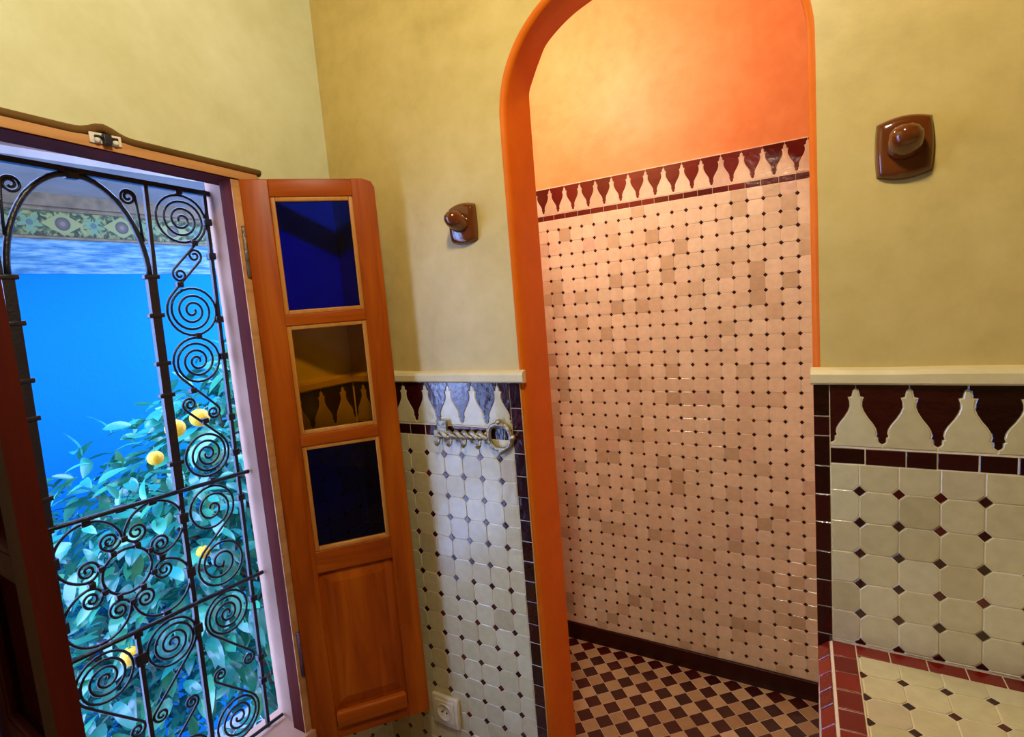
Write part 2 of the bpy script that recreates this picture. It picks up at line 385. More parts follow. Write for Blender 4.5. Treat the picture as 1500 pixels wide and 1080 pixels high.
# arched doorway
AL, AR = -.508, .158
fr_pts = [(-.508, 0), (-.508, 2.0), (-.506, 2.06), (-.493, 2.12), (-.468, 2.172), (-.43, 2.219), (-.371, 2.263), (-.28, 2.30), (-.175, 2.315)]
bk_pts = [(-.512, 0), (-.512, 2.11), (-.510, 2.14), (-.498, 2.166), (-.474, 2.209), (-.444, 2.249), (-.372, 2.291), (-.28, 2.317), (-.175, 2.33)]
def mirror(p):
    c = (AL+AR)/2; return p + [(2*c-x, z) for x, z in p[-2::-1]]
def refine(p, n=6):
    out = []
    for i in range(len(p)-1):
        p0 = Vector(p[max(i-1, 0)]); p1 = Vector(p[i]); p2 = Vector(p[i+1]); p3 = Vector(p[min(i+2, len(p)-1)])
        if i == 0 or i == len(p)-2:
            out += [tuple(p1)]; continue
        if i == 1: p0 = p1-(p2-p1)
        if i == len(p)-3: p3 = p2+(p2-p1)
        for k in range(n):
            t = k/n; out.append(tuple(.5*((2*p1)+(p2-p0)*t+(2*p0-5*p1+4*p2-p3)*t*t+(3*p1-p0-3*p2+p3)*t**3)))
    out.append(tuple(p[-1])); return out
front = refine(mirror(fr_pts)); back = refine(mirror(bk_pts))
def grow(p, d): # push the doorway outline into the wall
    q = inset(p, d); q[0] = (p[0][0]-d, 0); q[-1] = (p[-1][0]+d, 0); return q
ER = .014
outer = grow(front, ER) if abs(grow(front, ER)[3][0]) > abs(front[3][0]) else grow(front, -ER)
outer[0] = (AL-ER, 0); outer[-1] = (AR+ER, 0)
def wall_sheet(mb, prof, x0, x1, y, flip, mi):
    v = []; f = []
    def q(a, b, c, d):
        o = len(v); v.extend([(a[0], y, a[1]), (b[0], y, b[1]), (c[0], y, c[1]), (d[0], y, d[1])]); f.append((o+3, o+2, o+1, o) if flip else (o, o+1, o+2, o+3))
    q((x0, 0), prof[0], (prof[0][0], ZC), (x0, ZC)); q(prof[-1], (x1, 0), (x1, ZC), (prof[-1][0], ZC))
    for a, b in zip(prof[1:-2], prof[2:-1]):
        if b[0]-a[0] > 1e-6: q(a, b, (b[0], ZC), (a[0], ZC))
    mb.add(v, f, mi)
mono = outer[:]
lo = mono[0][0]; hi = mono[-1][0]; mono = [(min(max(x, lo), hi), z) for x, z in mono]
mb = MB(); wall_sheet(mb, mono, XL-.16, XR+.1, 0, False, 0)
bmono = [(min(max(x, back[0][0]), back[-1][0]), z) for x, z in back]; wall_sheet(mb, bmono, -1.5, XR+.1, TH, True, 1)
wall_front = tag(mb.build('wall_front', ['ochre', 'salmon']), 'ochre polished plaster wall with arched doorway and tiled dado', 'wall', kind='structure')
# rounded orange reveal of the arch
rings = []
for k in range(6):
    t = k/5*math.pi/2; s = 1-math.sin(t)
    rings.append([((1-s)*a[0]+s*b[0], ER*(1-math.cos(t)), (1-s)*a[1]+s*b[1]) for a, b in zip(front, mono)])
rings.append([((a[0]+b[0])/2, TH/2, (a[1]+b[1])/2) for a, b in zip(front, back)])
rings.append([(b[0], TH, b[1]) for b in bmono])
n = len(front); v = [p for r in rings for p in r]; f = []
for i in range(len(rings)-1):
    for k in range(n-1): f.append((i*n+k+1, i*n+k, (i+1)*n+k, (i+1)*n+k+1))
tag(link('trim_1', mesh('trim_1', v, f, 'orange', smooth=True)), 'burnt orange rounded plaster reveal lining the arched doorway', 'door reveal', kind='structure')

# left wall with the window hole
mb = MB(); X0 = -1.262
def opening_box(a, b): mb.box(a, b, 0)
opening_box((X0, YR-.1, 0), (XL, WY0, ZC)); opening_box((X0, WY1, 0), (XL, TH, ZC)); opening_box((X0, WY0, 0), (XL, WY1, WZ0)); opening_box((X0, WY0, WZ1), (XL, WY1, ZC))
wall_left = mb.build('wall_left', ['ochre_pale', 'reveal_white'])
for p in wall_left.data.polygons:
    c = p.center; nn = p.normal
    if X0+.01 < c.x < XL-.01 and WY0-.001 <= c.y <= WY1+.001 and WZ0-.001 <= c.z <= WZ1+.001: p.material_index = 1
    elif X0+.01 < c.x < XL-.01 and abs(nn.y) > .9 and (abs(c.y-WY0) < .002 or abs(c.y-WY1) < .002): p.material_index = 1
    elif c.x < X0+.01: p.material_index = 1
tag(wall_left, 'ochre polished plaster wall with the grilled window in it', 'wall', kind='structure')
mb = MB(); mb.box((XR, YR-.1, 0), (XR+.1, .1, ZC)); tag(mb.build('wall_right', 'ochre'), 'plain ochre plaster side wall at the end of the tiled counter', 'wall', kind='structure')
mb = MB(); mb.box((XL-.16, YR-.1, 0), (XR+.1, YR, ZC)); tag(mb.build('wall_rear', 'ochre'), 'plain ochre plaster wall opposite the arched doorway', 'wall', kind='structure')
mb = MB(); mb.box((-1.6, YR-.1, ZC), (XR+.1, YB+.1, ZC+.12)); tag(mb.build('ceiling', 'moulding_wood'), 'dark cedar wood ceiling over room and shower', 'ceiling', kind='structure')
mb = MB(); mb.box((-1.6, YR-.1, -.1), (XR+.1, YB+.1, 0)); floor = tag(mb.build('floor', 'checker'), 'maroon and cream checkered tile floor laid diagonally', 'floor', kind='structure')
# shower
SL, SR = -1.40, .42
mb = MB(); mb.box((SL-.1, YB, 0), (SR+.1, YB+.1, ZC), 0); mb.box((SL, YB-.0040, 0), (SR, YB, 2.052), 1)
wall_back = tag(mb.build('wall_back', ['salmon', 'grout_back']), 'shower wall with small cream tiles below salmon orange plaster', 'wall', kind='structure')
mb = MB(); mb.box((SL-.1, TH, 0), (SL, YB, ZC)); tag(mb.build('wall_shower_left', 'salmon'), 'salmon orange plaster side wall inside the shower', 'wall', kind='structure')
mb = MB(); mb.box((SR, TH, 0), (SR+.1, YB, ZC)); tag(mb.build('wall_shower_right', 'salmon'), 'salmon orange plaster wall of the shower behind the counter wall', 'wall', kind='structure')

def frame(o, u, v, n): return Matrix(((u[0], v[0], n[0], o[0]), (u[1], v[1], n[1], o[1]), (u[2], v[2], n[2], o[2]), (0, 0, 0, 1)))
TF = frame((0, 0, 0), (1, 0, 0), (0, 0, 1), (0, -1, 0))
TL_ = frame((XL, 0, 0), (0, 1, 0), (0, 0, 1), (1, 0, 0))
TB = frame((0, YB-.0015, 0), (1, 0, 0), (0, 0, 1), (0, -1, 0))
TG = frame((0, 0, 0), (1, 0, 0), (0, 1, 0), (0, 0, 1))
# grout beds of the dados
mb = MB(); mb.box((XL, -.0037, 0), (AL-ER-.001, .0, ZT)); mb.box((AR+ER*.1, -.0037, 0), (XR, 0, ZT)); mb.build('grout_bed', 'grout', wall_front)
mb = MB(); mb.box((XL, WY1+.05, 0), (XL+.0037, 0, ZT)); mb.box((XL, WY0-.3, 0), (XL+.0037, WY1+.05, WZ0-.05)); mb.build('grout_bed', 'grout', wall_left)

# ---- front wall tiles
F = Field(wall_front, TF)
P = .065; Q = .06435; z0 = 1.09524+.0615; xl = -.92899; xr = .23578; PR = .06388
BL0, BL1 = -.556, -.5225          # dark border column left of the arch
oct_field(F, xl, z0, P, Q, rect_half(XL+.006, BL0, .0, ZL0), XL, BL0, 0, ZL0)
merlons(F, -.932, .0845, ZM0, ZT, XL+.006, BL0, 'cream_tile', 'dark_tile')
row(F, 'line_tile', 'dark_tile', XL+.006, BL0, ZL0, ZL1)
row(F, 'border_tile', 'dark_tile', 0.0, ZT, BL0, BL1, step=.0625, vert=True)
BR0, BR1 = .1585, .187
CT = .83                           # counter top
oct_field(F, xr, z0, PR, Q, rect_half(BR1, .78, CT+.001, ZL0), BR1, .78, CT, ZL0)
merlons(F, .231, .0848, ZM0, ZT, BR1, .78, 'cream_tile', 'dark_tile')
row(F, 'line_tile', 'dark_tile', BR1, .78, ZL0, ZL1, joints=[.246, .311, .358, .418])
zs = [ZT, 1.306, 1.266, 1.204]
while zs[-1] > .745: zs.append(zs[-1]-rng.uniform(.055, .066))
for a, b in zip(zs, zs[1:]): F.add('border_tile', 'dark_tile', [(BR0, b), (BR1, b), (BR1, a), (BR0, a)])
F.flush()
# ---- left wall tiles (behind the shutter)
F = Field(wall_left, TL_)
oct_field(F, -.032, z0, P, Q, rect_half(-.28, -.0065, 0, ZL0), -.28, 0, 0, ZL0)
merlons(F, -.05, .0845, ZM0, ZT, -.28, -.0065, 'cream_tile', 'dark_tile')
row(F, 'line_tile', 'dark_tile', -.28, -.0065, ZL0, ZL1)
F.flush()
# ---- shower wall tiles
F = Field(wall_back, TB, h=.004, gap=.0014, bev=.0009, tilt=.012)
pb = .0531; bx = -.87597; bz = 1.81206+.0615
oct_field(F, bx, bz, pb, .0532, rect_half(-1.1, SR-.01, .083, 1.9155), -1.1, SR-.01, .083, 1.9155, 'cream_back', 'diamond', k=.168, single_dia=False)
merlons(F, -.854, .0691, 1.940, 2.049, -1.1, SR-.01, 'cream_back', 'maroon_back')
row(F, 'line_tile', 'maroon_back', -1.1, SR-.01, 1.9165, 1.9385, step=.0535)
F.flush(see=through_arch)
mb = MB(); mb.bbox((SL, YB-.014, 0), (SR, YB, .081), .004)
tag(mb.build('baseboard_back', 'skirting'), 'dark maroon glazed skirting at the foot of the shower wall', 'baseboard', kind='structure')
# ---- shower floor tiles: squares laid on the diagonal
mb = MB(); mb.box((SL, .0, -.01), (SR, YB, .0028)); mb.build('grout_bed', 'grout_back', floor)
F = Field(floor, TG, h=.004, gap=.0016, bev=.0008, tilt=.004)
DX, DY = .0777, .0785; half = rect_half(SL, SR, .0, YB-.014)
for i in range(-9, 19):
    for j in range(-13, 3):
        for s, mt in ((0, 'floor_dark'), (.5, 'floor_cream')):
            cx = -.8805+(i+s)*DX; cy = .890+(j+s)*DY
            q = clip([(cx-DX/2, cy), (cx, cy-DY/2), (cx+DX/2, cy), (cx, cy+DY/2)], half)
            if q: F.add('floor_tile', mt, q)
F.flush(see=through_arch)

# ---- plaster ledges over the dado
def ledge(name, path, label):
    prof = [(0, 1.371), (.014, 1.371), (.018, 1.375), (.019, 1.392), (.014, 1.400), (0, 1.404)]
    mb = MB(); V = []; Fc = []; m = len(prof); K = len(path)
    for (x, y, ox, oy) in path:
        wv = rng.uniform(-.0015, .0015)
        for d, z in prof: V.append((x+ox*(d+wv*(d > 0)), y+oy*(d+wv*(d > 0)), z+wv*(z > 1.38)))
    for i in range(K-1):
        for k in range(m-1): Fc.append((i*m+k, (i+1)*m+k, (i+1)*m+k+1, i*m+k+1))
    Fc.append(tuple(range(m))); Fc.append(tuple((K-1)*m+k for k in range(m-1, -1, -1)))
    mb.add(V, Fc, 0, None, False); tag(mb.build(name, 'ledge_cream'), label, 'ledge', kind='structure')
L = [(XL, -.30+.055*i, 1, 0) for i in range(6)] 
ledge('trim_2', L[:-1] + [(XL, 0, 1, -1)] + [(XL+.05+i*.0735, 0, 0, -1) for i in range(8)] + [(AL+.004, 0, 0, -1)], 'cream plaster ledge over the dado between window and arch')
ledge('trim_3', [(AR-.003, 0, 0, -1)] + [(AR+.03+i*.09, 0, 0, -1) for i in range(12)], 'cream plaster ledge over the dado right of the arch')

# ------------------------------------------------------------------ the tiled counter
SK = R(3.3)
cu = Vector((math.cos(SK), math.sin(SK), 0)); cv = Vector((-math.sin(SK), math.cos(SK), 0))
CO = Vector((.184, -.0065, CT)); YF = -.60
TCt = frame(CO, cu, cv, (0, 0, 1))
ang = math.atan2(.020, .023)
counter = empty('tiled_counter', (.7, -.3, 0))
tag(counter, 'built-in counter with dark red tiled edge and cream tiled top', 'counter')
inv = Matrix.Translation((-.7, .3, 0))
def cnt(u, v_): return CO + cu*u + cv*v_
a = cnt(-.024, 0); b = cnt(-.024, YF); a2 = cnt(.0, 0); b2 = cnt(.0, YF)
def body():
    mb = MB(); z1 = CT-.0018; yb = -.0066
    pts = [(a.x, yb), (b.x, b.y), (XR-.002, b.y), (XR-.002, yb)]
    top = [(a2.x, yb), (b2.x, b2.y), (XR-.002, b2.y), (XR-.002, yb)]
    v = [(x, y, 0) for x, y in pts]+[(x, y, z1-.021) for x, y in pts]+[(x, y, z1) for x, y in top]
    f = [(3, 2, 1, 0), (8, 9, 10, 11)]
    for k in range(2):
        for i in range(4): j = (i+1) % 4; f.append((k*4+i, k*4+j, k*4+4+j, k*4+4+i))
    mb.add(v, f); return mb
mbb = body(); mbb.build('body', 'grout', counter, inv)
F = Field(counter, TCt @ Matrix.Translation((0, 0, -.005)), h=.005, gap=.0022, tilt=.006)
# clip in counter coordinates against the wall line and the rear border row
def wallhalf(d): # keep world y <= -d
    return (cu.y, cv.y, -d-CO.y)
rows_y = .042
zc = CT
for k in range(12):     # top border column along the left edge
    L_ = .052+.006*math.sin(k*2.1); v1 = -.052*k
    q = clip([(0.001, v1-.052), (.0425, v1-.052), (.0425, v1), (0.001, v1)], [wallhalf(.0065)])
    if q: F.add('edge_tile', 'red_tile', q)
x = .0425; xs = [x]
while x < .75: x += rng.uniform(.052, .062); xs.append(x)
for p, q_ in zip(xs, xs[1:]): # rear border row along the wall
    q = clip([(p, -.2), (q_, -.2), (q_, .2), (p, .2)], [wallhalf(.0065), (-cu.y, -cv.y, rows_y+CO.y)])
    if q: F.add('edge_tile', 'red_tile', q)
ox, oy = (Vector((.300, -.097, 0))-CO).dot(cu), (Vector((.300, -.097, 0))-CO).dot(cv)
oct_field(F, ox, oy, .0642, .0640, [(-1, 0, -.0425), (1, 0, .75), wallhalf(rows_y), (0, -1, -YF)], .0, .75, YF, .1, k=.18)
def flush_child(F, off):
    Tw = F.T; by = {}
    for it in F.items:
        name, mat, cx, cy, loc, single = it
        Mx = off @ Tw @ Matrix.Translation((cx, cy, rng.uniform(-.0005, .0005))) @ Matrix.Rotation(rng.gauss(0, F.tilt), 4, 'X') @ Matrix.Rotation(rng.gauss(0, F.tilt), 4, 'Y')
        v, f = prism(inset(loc, F.g/2), F.h, F.b)
        if in_frame(Tw @ Vector((cx, cy, 0)), 60): link(name, mesh(name, v, f, mat), F.p, Mx)
        else: by.setdefault((name, mat), MB()).add(v, f, 0, Mx)
    for (name, mat), m_ in by.items(): tag(m_.build(name+'_field', mat, F.p), kind='stuff')
    F.items = []
flush_child(F, inv)
# chamfered edge tiles
cdir = (cu*-.023 + Vector((0, 0, -.020))); cw = cdir.length; cdn = cdir.normalized(); nn = cv.cross(cdn) if cv.cross(cdn).z > 0 else cdn.cross(cv)
T2 = frame(CO+Vector((0, 0, -.0048)), -cdn, cv, nn)
F = Field(counter, T2, h=.005, gap=.003, tilt=.005)
v1 = 0
while v1 > YF:
    st = rng.uniform(.044, .06)
    q = clip([(-cw, v1-st), (-.0005, v1-st), (-.0005, v1), (-cw, v1)], [])
    F.add('chamfer_tile', 'red_tile', q); v1 -= st
flush_child(F, inv)

# ------------------------------------------------------------------ window
win = tag(empty('window_1', (XL, -.66, WZ0)), 'window opening with dark red wooden frame in the ochre wall', 'window', kind='structure')
winv = Matrix.Translation((-XL, .66, -WZ0))
SHR = .055
def head_z(y): return SHR*(-.345-y)
mb = MB(); mb.bbox((-1.175, -.350, WZ0-.02), (-1.124, -.275, 1.955), .003); mb.build('frame_post', 'frame_wood', win, winv)
mb = MB(); mb.bbox((-1.126, -.3495, WZ0), (-1.121, -.276, 1.952), .001); mb.build('post_facing', 'head_wood', win, winv)
mb = MB(); mb.bbox((-1.19, WY0-.05, WZ0-.02), (-1.122, WY0+.015, 1.985), .003); mb.build('frame_post', 'frame_wood', win, winv)
def sheared(x0, x1, y0, y1, z0, z1, name, mat):
    mb = MB(); ys = [y0+(y1-y0)*i/8 for i in range(9)]; V = []
    for y in ys: h = head_z(y); V += [(x0, y, z0+h), (x1, y, z0+h), (x1, y, z1+h), (x0, y, z1+h)]
    Fc = [(i*4+k, (i)*4+(k+1) % 4, (i+1)*4+(k+1) % 4, (i+1)*4+k) for i in range(8) for k in range(4)]+[(3, 2, 1, 0), (32, 33, 34, 35)]
    mb.add(V, Fc); return mb.build(name, mat, win, winv)
sheared(-1.20, -1.121, WY0-.05, -.275, 1.951, 1.977, 'frame_head', ['frame_wood'])
sheared(-1.122, -1.117, WY0-.05, -.277, 1.9535, 1.976, 'head_facing', ['head_wood'])
pts = []
for i in range(61):
    y = -1.04+.775*i/60; bump = .017*math.exp(-((y+.628)/.028)**2); pts.append((-1.122, y, 1.981+head_z(y)+bump))
mb = MB(); mb.tube(pts, .0095, 8); mb.build('moulding', 'moulding_wood', win, winv)
T = Matrix.Translation((-1.117, -.628, 1.977+head_z(-.628)))
mb = MB(); mb.bbox((0, -.030, -.014), (.004, .030, .008), .0015, 0, T)
for y in (-.017, .017): mb.lathe([(.006, 0), (.006, .004), (.003, .006)], 10, 0, T @ Matrix.Translation((.004, y, -.008)) @ Matrix.Rotation(R(90), 4, 'Y'))
mb.build('latch_plate', 'white_plaster', win, winv)
mb = MB(); mb.bbox((.003, -.008, -.016), (.014, .008, .006), .002, 0, T); mb.bbox((.003, -.022, -.004), (.010, .022, .002), .002, 0, T); mb.build('latch_bolt', 'iron', win, winv)
mb = MB(); mb.bbox((-1.29, WY0-.03, WZ0-.02), (-1.112, WY1+.045, WZ0+.018), .004); mb.build('sill', 'reveal_white', win, winv)

# ---- wrought iron grille
GX = -1.25
grille = tag(empty('window_grille', (GX, -.66, WZ0+.018)), 'black wrought iron window grille with scrolls and an arched centre', 'grille')
ginv = Matrix.Translation((-GX, .66, -(WZ0+.018)))
def g3(y, z, x=0): return (GX+x, y+.021*(z-1.2), z)
def gbar(name, pts, r, n=6, x=0):
    mb = MB(); mb.tube([g3(y, z, x) for y, z in pts], r, n); return mb.build(name, 'iron', grille, ginv)
def gflat(name, y0, z0, y1, z1, w_, d, x=0):
    mb = MB(); a = Vector(g3(y0, z0, x)); b = Vector(g3(y1, z1, x)); t = (b-a).normalized(); s = Vector((1, 0, 0)); o = t.cross(s)
    V = [a+s*d*i+o*w_*j for i, j in ((-.5, -.5), (.5, -.5), (.5, .5), (-.5, .5))]+[b+s*d*i+o*w_*j for i, j in ((-.5, -.5), (.5, -.5), (.5, .5), (-.5, .5))]
    mb.add(V, [(3, 2, 1, 0), (4, 5, 6, 7), (0, 1, 5, 4), (1, 2, 6, 5), (2, 3, 7, 6), (3, 0, 4, 7)]); return mb.build(name, 'iron', grille, ginv)
def collar(y, z, a=.018, b=.012, rot=0):
    mb = MB(); T = Matrix.Translation(g3(y, z)) @ Matrix.Rotation(rot, 4, 'X'); mb.bbox((-.008, -a/2, -b/2), (.009, a/2, b/2), .0025, 0, T); mb.build('collar', 'iron', grille, ginv)
GC = -.662
ZB, ZT_, ZA, Z2, Z1 = WZ0+.019, 1.944, 1.715, .870, 1.170
for s in (1, -1):
    py = GC+s*.138; oy_ = GC+s*.298
    gflat('post', py, ZB, py, Z1, .011, .011); gflat('post', py, Z1, py, ZA, .021, .014); gflat('post', py+s*.010, ZA, py+s*.014, ZT_, .009, .010)
    gflat('side_bar', oy_, ZB, oy_, ZT_, .009, .009)
    for z in (ZA, 1.62, 1.50, 1.42, 1.245): collar(py, z, .036, .011)
    for z in (1.10, .955, .80): collar(py, z, .022, .026)
    for z in (1.86, 1.77, 1.60, 1.50, 1.33, 1.23, 1.10, .80, .62, .55): collar(oy_, z, .019, .018)
def hbar(z, ya, yb, w_):
    mb = MB(); mb.tube([(GX+.012, ya, z+head_z(ya)*.55), (GX+.012, yb, z+head_z(yb)*.55)], w_, 8); mb.build('cross_bar', 'iron', grille, ginv)
mb = MB(); a_ = (ZT_-.010); V = []
for y in (WY0+.001, WY1-.001):
    h = head_z(y)*.8-.012
    for dx, dz in ((-.007, -.006), (.007, -.006), (.007, .006), (-.007, .006)): V.append((GX+dx, y, ZT_+.004+h+dz))
mb.add(V, [(3, 2, 1, 0), (4, 5, 6, 7), (0, 1, 5, 4), (1, 2, 6, 5), (2, 3, 7, 6), (3, 0, 4, 7)]); mb.build('top_bar', 'iron', grille, ginv)
hbar(Z1-.002, WY0+.004, WY1-.004, .0056); hbar(Z2-.004, WY0+.004, WY1-.004, .0056); hbar(ZB+.012, WY0+.004, WY1-.004, .005)
gflat('centre_bar', GC, ZB, GC, Z2, .010, .010)
arch = [(GC+.136*math.cos(R(t)), ZA+.226*math.sin(R(t))) for t in range(0, 181, 6)]
gbar('arch_bar', arch, .0065, 8)
collar(GC, 1.942, .026, .024); collar(GC, 1.175, .022, .016); collar(GC, Z2-.005, .02, .018); collar(GC, .80, .026, .03)
def spiral(c, Rr, a0, ccw, turns, rin=.006, n=22):
    out = []; K = max(8, int(turns*n))
    for i in range(K+1):
        t = i/K; a = a0+(1 if ccw else -1)*t*turns*2*math.pi; r = Rr+(rin-Rr)*(t**.9 if t > 0 else 0)
        out.append((c[0]+r*math.cos(a), c[1]+r*math.sin(a)))
    return out
def big_spiral(c, Rr, a0, ccw, turns=3.1, rin=.006):
    # first most of a turn keeps the outer radius, then it winds in
    out = []; K = int(turns*24); sg = 1 if ccw else -1
    for i in range(K+1):
        tt = turns*i/K; a = a0+sg*tt*2*math.pi
        if tt < .55: r = Rr
        else:
            u = (tt-.55)/(turns-.55)
            r = Rr+(rin-Rr)*(1-(1-u)**1.05)
        out.append((c[0]+r*math.cos(a), c[1]+r*math.sin(a)))
    return out
def jscroll(c, Rr, adeg, ccw, L, curl=.019, turns=3.7):
    a = R(adeg); P0 = Vector((c[0]+Rr*math.cos(a), c[1]+Rr*math.sin(a))); sg = 1 if ccw else -1
    t = Vector((-math.sin(a), math.cos(a)))*sg; E_ = P0-t*L; d = -t
    left = Vector((-d.y, d.x))*sg; cc = E_+left*curl; a1 = math.atan2(E_.y-cc.y, E_.x-cc.x)
    c1 = spiral(cc, curl, a1, ccw, 1.55, .004, 20)
    return c1[::-1] + big_spiral(c, Rr, a, ccw, turns)
def mir(p): return [(2*GC-y, z) for y, z in p]
column = []
column.append(jscroll((-.432, 1.861), .063, -44, True, .115))
column.append(jscroll((-.432, 1.628), .064, 136, True, .118))
column.append(jscroll((-.436, 1.496), .061, 224, False, .120))
column.append(jscroll((-.440, 1.246), .059, 45, False, .120))
s5 = big_spiral((-.446, 1.098), .060, R(-44), True, 2.6); s6 = big_spiral((-.440, .945), .062, R(136), True, 2.6)
column.append(s5[::-1]+s6)
column.append(jscroll((-.442, .798), .060, 224, False, .145))
column.append(jscroll((-.446, .492), .062, 45, False, .130))
for sc_ in column:
    gbar('scroll', sc_, .0034); gbar('scroll', mir(sc_), .0034)
for y, z in ((-.427, 1.562), (-.437, 1.172), (-.440, .868), (-.408, 1.803), (-.458, 1.695), (-.458, 1.420), (-.437, 1.335), (-.432, 1.932)):
    collar(y, z, .016, .014); collar(2*GC-y, z, .016, .014)
# corner curls over the arch
cc = big_spiral((-.552, 1.905), .016, R(0), True, 1.9, .004)
cc = [(-.530, 1.80), (-.533, 1.86)] + cc; gbar('scroll', cc, .0036); gbar('scroll', mir(cc), .0036)
# four C-scrolls round a ring
ZQ = 1.024
for sy, sz in ((-1, 1), (1, 1), (-1, -1), (1, -1)):
    cy_, cz_ = GC+sy*.070, ZQ+sz*.075; Rr = .068; r2 = .026
    arc = []; a0, a1 = R(12), R(258)
    for i in range(33): t = a0+(a1-a0)*i/32; arc.append((Rr*math.cos(t), Rr*math.sin(t)))
    def tail(aend, ccw):
        c_ = ((Rr-r2)*math.cos(aend), (Rr-r2)*math.sin(aend)); return spiral(c_, r2, aend, ccw, 1.9, .004, 20)
    loc = tail(a0, False)[::-1] + arc[1:-1] + tail(a1, True)
    gbar('scroll', [(cy_+(-1 if sy > 0 else 1)*p[0], cz_+(1 if sz > 0 else -1)*p[1]) for p in loc], .0034)
    collar(cy_, ZQ+sz*.143, .018, .014); collar(GC+sy*.053, ZQ+sz*.028, .013, .013); collar(GC+sy*.026, ZQ+sz*.052, .013, .013)
ring = [(GC+.053*math.cos(R(t)), ZQ+.053*math.sin(R(t))) for t in range(0, 361, 10)]; gbar('ring', ring, .0036)
collar(GC, ZQ+.078, .014, .014); collar(GC, ZQ-.078, .014, .014); collar(GC-.075, ZQ, .014, .014); collar(GC+.075, ZQ, .014, .014)
# lower cells
lower = [jscroll((-.737, .798), .060, 224, False, .150), jscroll((-.733, .478), .060, 45, False, .120)]
for sc_ in lower: gbar('scroll', sc_, .0034); gbar('scroll', mir(sc_), .0034)

# ---- shutters
SW, ST, SB, SD = .340, 1.953, .350, .032
def shutter(name, label, loc, rz, woods=('shutter_wood', 'shutter_wood_h', 'bead_wood')):
    W1, W2, W3 = woods
    """local frame: x along the leaf from the hinge, y through its thickness, room side at y = 0 (-y faces the viewer)"""
    o = tag(empty(name, (loc[0], loc[1], SB), rz), label, 'shutter', 'window shutters'); zz = -SB
    def bx(x0, x1, z0, z1, y0, y1, nm, mat, bev=.003, par=o):
        mb = MB(); mb.bbox((x0, y0, z0+zz), (x1, y1, z1+zz), bev); return mb.build(nm, mat, par)
    GU0, GU1 = .069, .279
    bx(0, GU0, SB, ST, 0, SD, 'stile', W1)
    # outer stile with its clipped top corner
    mb = MB(); pr = [(GU1, SB+zz), (SW, SB+zz), (SW, ST-.024+zz), (SW-.008, ST-.008+zz), (SW-.032, ST+zz), (GU1, ST+zz)]
    n_ = len(pr); V = [(x, 0, z) for x, z in pr]+[(x, SD, z) for x, z in pr]
    mb.add(V, [tuple(range(n_)), tuple(range(2*n_-1, n_-1, -1))]+[(i, i+n_, (i+1) % n_+n_, (i+1) % n_) for i in range(n_)]); mb.build('stile', W1, o)
    for z0, z1 in ((1.907, ST), (1.567, 1.597), (1.232, 1.265), (.862, .926), (SB, .385)): bx(GU0, GU1, z0, z1, 0, SD, 'rail', W2, .002)
    for (z0, z1, gm) in ((1.597, 1.907, 'blue_glass'), (1.265, 1.567, 'amber_glass'), (.926, 1.232, 'blue_glass')):
        mb = MB(); b_ = .0115
        mb.bbox((GU0, .003, z0+zz), (GU0+b_, .022, z1+zz), .002); mb.bbox((GU1-b_, .003, z0+zz), (GU1, .022, z1+zz), .002)
        mb.bbox((GU0+b_, .003, z1-b_+zz), (GU1-b_, .022, z1+zz), .002); mb.bbox((GU0+b_, .003, z0+zz), (GU1-b_, .022, z0+b_+zz), .002)
        bd = mb.build('glazing_bead', W3, o)
        mb = MB(); mb.box((GU0+b_-.002, .0135, z0+b_-.002+zz), (GU1-b_+.002, .0165, z1-b_+.002+zz)); g = mb.build('glass_pane', gm, o)
        tag(g, 'cobalt blue glass pane' if gm == 'blue_glass' else 'amber glass pane')
    # raised lower panel
    p0, p1 = .435, .862
    mb = MB(); mb.box((GU0, .012, p0-.05+zz), (GU1, .024, p1+zz)); 
    x0, x1, za, zb = GU0+.004, GU1-.004, p0+.004+zz, p1-.004+zz; i_ = .032
    V = [(x0, .012, za), (x1, .012, za), (x1, .012, zb), (x0, .012, zb), (x0+i_, .003, za+i_), (x1-i_, .003, za+i_), (x1-i_, .003, zb-i_), (x0+i_, .003, zb-i_)]
    mb.add(V, [(0, 1, 5, 4), (1, 2, 6, 5), (2, 3, 7, 6), (3, 0, 4, 7), (4, 5, 6, 7)]); mb.build('panel', W1, o)
    mb = MB(); mb.bbox((GU0+.002, -.012, .385+zz), (GU1-.004, .012, .435+zz), .008); mb.build('weather_bar', W2, o)
    for z, mt in ((1.768, 'rusty_steel'), (.64, 'violet_steel')):
        mb = MB(); mb.bbox((-.003, .002, z-.065+zz), (.0005, .026, z+.065+zz), .0008)
        T = Matrix.Translation((-.004, -.002, z+zz)); mb.lathe([(.0052, -.066), (.0052, .066)], 10, 0, T); h = mb.build('hinge', mt, o)
        mb = MB()
        for k in (-.045, 0, .045): mb.lathe([(.004, 0), (.003, .0015)], 8, 0, Matrix.Translation((-.003, .015, z+k+zz)) @ Matrix.Rotation(R(-90), 4, 'Y'))
        mb.build('screw', 'dark_hole', h)
    return o
shutter('window_shutter', 'orange brown wooden shutter with blue panes swung open beside the arch', (-1.118, -.331), R(50))
sh2 = shutter('window_shutter', 'dark red painted shutter leaf standing open at the left of the window', (-1.118, -.960), R(-2.5), ('leaf_red',)*3)

